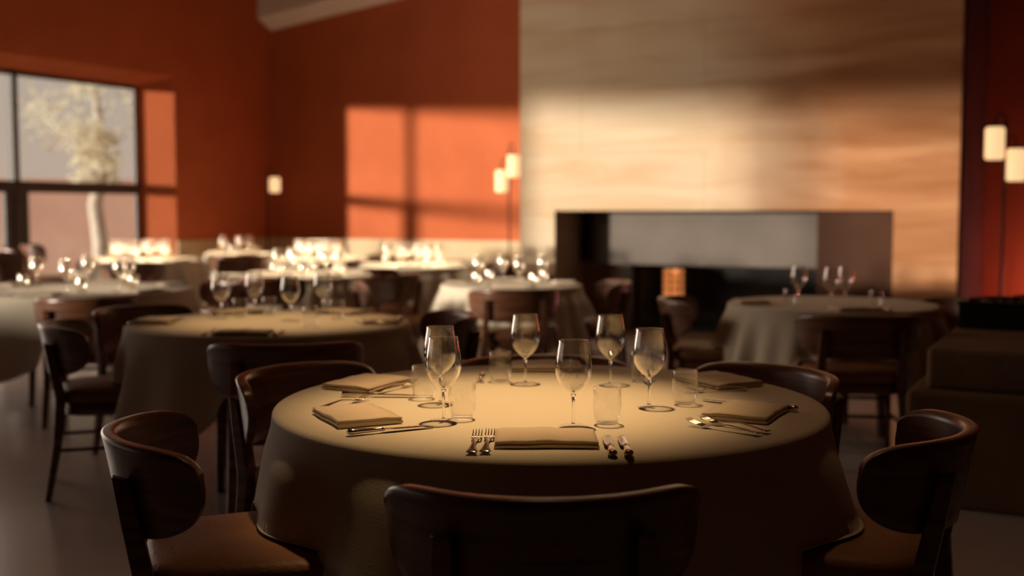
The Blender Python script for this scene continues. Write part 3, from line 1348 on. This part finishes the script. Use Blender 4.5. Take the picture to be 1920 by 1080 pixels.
x_, y_, r_ = along(884, 852, 897, 815); cut(forks, x_, y_, r_, 'outer fork left of the front napkin, tines away from viewer', 'fork')
x_, y_, r_ = along(909, 851, 921, 812); cut(forks, x_, y_, r_, 'inner fork next to the left end of the front napkin', 'fork')
x_, y_, r_ = along(1149, 857, 1136, 815); cut(knives, x_, y_, r_, 'inner knife right of the front napkin, handle to viewer', 'knife')
x_, y_, r_ = along(1180, 857, 1163, 815); cut(knives, x_, y_, r_, 'outer knife right of the front napkin', 'knife')
x_, y_, r_ = along(651, 816, 790, 802); cut(knives, x_, y_, r_, 'knife along the near side of the left front napkin', 'knife')
x_, y_, r_ = along(600, 768, 690, 748); cut(forks, x_, y_, r_, 'fork lying behind the left front napkin', 'fork')
x_, y_, r_ = along(640, 742, 760, 743); cut(knives, x_, y_, r_, 'knife along the near side of the back left napkin', 'knife')
x_, y_, r_ = along(705, 738, 800, 715); cut(forks, x_, y_, r_, 'fork pointing from the back left napkin to the tumbler', 'fork')
x_, y_, r_ = along(1442, 812, 1300, 788); cut(forks, x_, y_, r_, 'fork along the near side of the right front napkin', 'fork')
x_, y_, r_ = along(1425, 816, 1312, 799); cut(forks, x_, y_, r_, 'nearest fork in front of the right front napkin', 'fork')
x_, y_, r_ = along(1495, 771, 1375, 752); cut(knives, x_, y_, r_, 'knife behind the right front napkin, blade towards the tumbler', 'knife')
x_, y_, r_ = along(1455, 765, 1320, 750); cut(knives, x_, y_, r_, 'second knife behind the right front napkin', 'knife')
x_, y_, r_ = along(1400, 730, 1290, 735); cut(forks, x_, y_, r_, 'fork at the near side of the back right napkin', 'fork')
x_, y_, r_ = along(1200, 701, 1215, 718); cut(knives, x_, y_, r_, 'knife at the back edge right of the far napkin', 'knife')
x_, y_, r_ = along(905, 700, 900, 716); cut(forks, x_, y_, r_, 'fork at the back edge left of the far napkin', 'fork')


# ------------------------------------------------------------------ settings on the other tables
def setting(key, ang, glass=True, tumb=True, cutlery=False, idx=0, napkin=True, dr=0.0):
    x, y, R, desc = T[key]
    a = R_(ang)
    w = DIRS.get(ang, None) or DIRS[min(DIRS, key=lambda k: abs((k - ang + 180) % 360 - 180))]
    c, s = math.cos(a), math.sin(a)
    tx, ty = -s, c      # tangent
    rr = R - .115
    if napkin:
        put(napkins[idx % 3], x + c * rr, y + s * rr, ang + 90, 'folded napkin at the %s of the %s' % (w, desc), 'napkin', 'folded linen napkins')
    g = R * .47
    far = key not in ('mid', 'hearth')
    if glass:
        put(far_wine_glasses if far else wine_glasses, x + c * g + tx * .06, y + s * g + ty * .06, 0, 'wine glass at the %s of the %s' % (w, desc), 'wine glass', 'empty stemmed wine glasses')
    if key in ('window', 'rear', 'patch'):
        g2 = R * .30
        put(far_wine_glasses, x + c * g2 - tx * .07, y + s * g2 - ty * .07, 0, 'inner wine glass at the %s of the %s' % (w, desc), 'wine glass', 'empty stemmed wine glasses')
    if tumb:
        put(far_tumblers if far else tumblers, x + c * g + tx * .16 + c * .01, y + s * g + ty * .16 + s * .01, 0, 'tumbler at the %s of the %s' % (w, desc), 'glass', 'clear water tumblers')
    if cutlery:
        cut(knives, x + c * (rr + .09) + tx * .15, y + s * (rr + .09) + ty * .15, ang + 90, 'knife at the %s of the %s' % (w, desc), 'knife')
        cut(forks, x + c * (rr + .09) - tx * .15, y + s * (rr + .09) - ty * .15, ang + 90, 'fork at the %s of the %s' % (w, desc), 'fork')


for i, a in enumerate((-90, 180, 0, 120, 60)):
    setting('mid', a, glass=False, tumb=False, cutlery=True, idx=i)
for k, (px, py) in enumerate(((415, 596), (478, 588), (545, 600), (606, 588))):
    p = at_z(px, py, TZ)
    put(wine_glasses, p.x, p.y, 0, ('leftmost wine glass', 'second wine glass from the left', 'third wine glass from the left', 'rightmost wine glass')[k] + ' on the lamplit second table', 'wine glass', 'empty stemmed wine glasses')
for k, (px, py) in enumerate(((450, 594), (505, 590), (582, 612), (632, 598))):
    p = at_z(px, py, TZ)
    put(tumblers, p.x, p.y, 0, ('leftmost tumbler', 'second tumbler from the left', 'third tumbler, nearest the front edge,', 'rightmost tumbler')[k] + ' on the lamplit second table', 'glass', 'clear water tumblers')

for i, a in enumerate((-90, -30, 30, 90, 150)):
    setting('left', a, idx=i, cutlery=(a in (-90, -30)))
for key, angs in (('window', (-90, -30, 30, 90, 150, -150)), ('corner', (-60, 90, 180)), ('small', (-60, 0, 60, 120, 180, -120)),
                  ('rear', (-90, -30, 30, 90, 150, -150)), ('patch', (-90, 0, 90, 180)), ('chimney', (-90, 0, 90, 180)), ('hearth', (-90, 180))):
    for i, a in enumerate(angs):
        setting(key, a, idx=i, glass=(key != 'hearth'), tumb=True, cutlery=(key in ('chimney', 'hearth') and a in (-90, 0)))
for px, py, w in ((1497, 566, 'left'), (1558, 572, 'middle'), (1584, 570, 'right')):
    p = at_z(px, py, TZ)
    put(wine_glasses, p.x, p.y, 0, 'wine glass on the shaded right table, %s one of three' % w, 'wine glass', 'empty stemmed wine glasses')
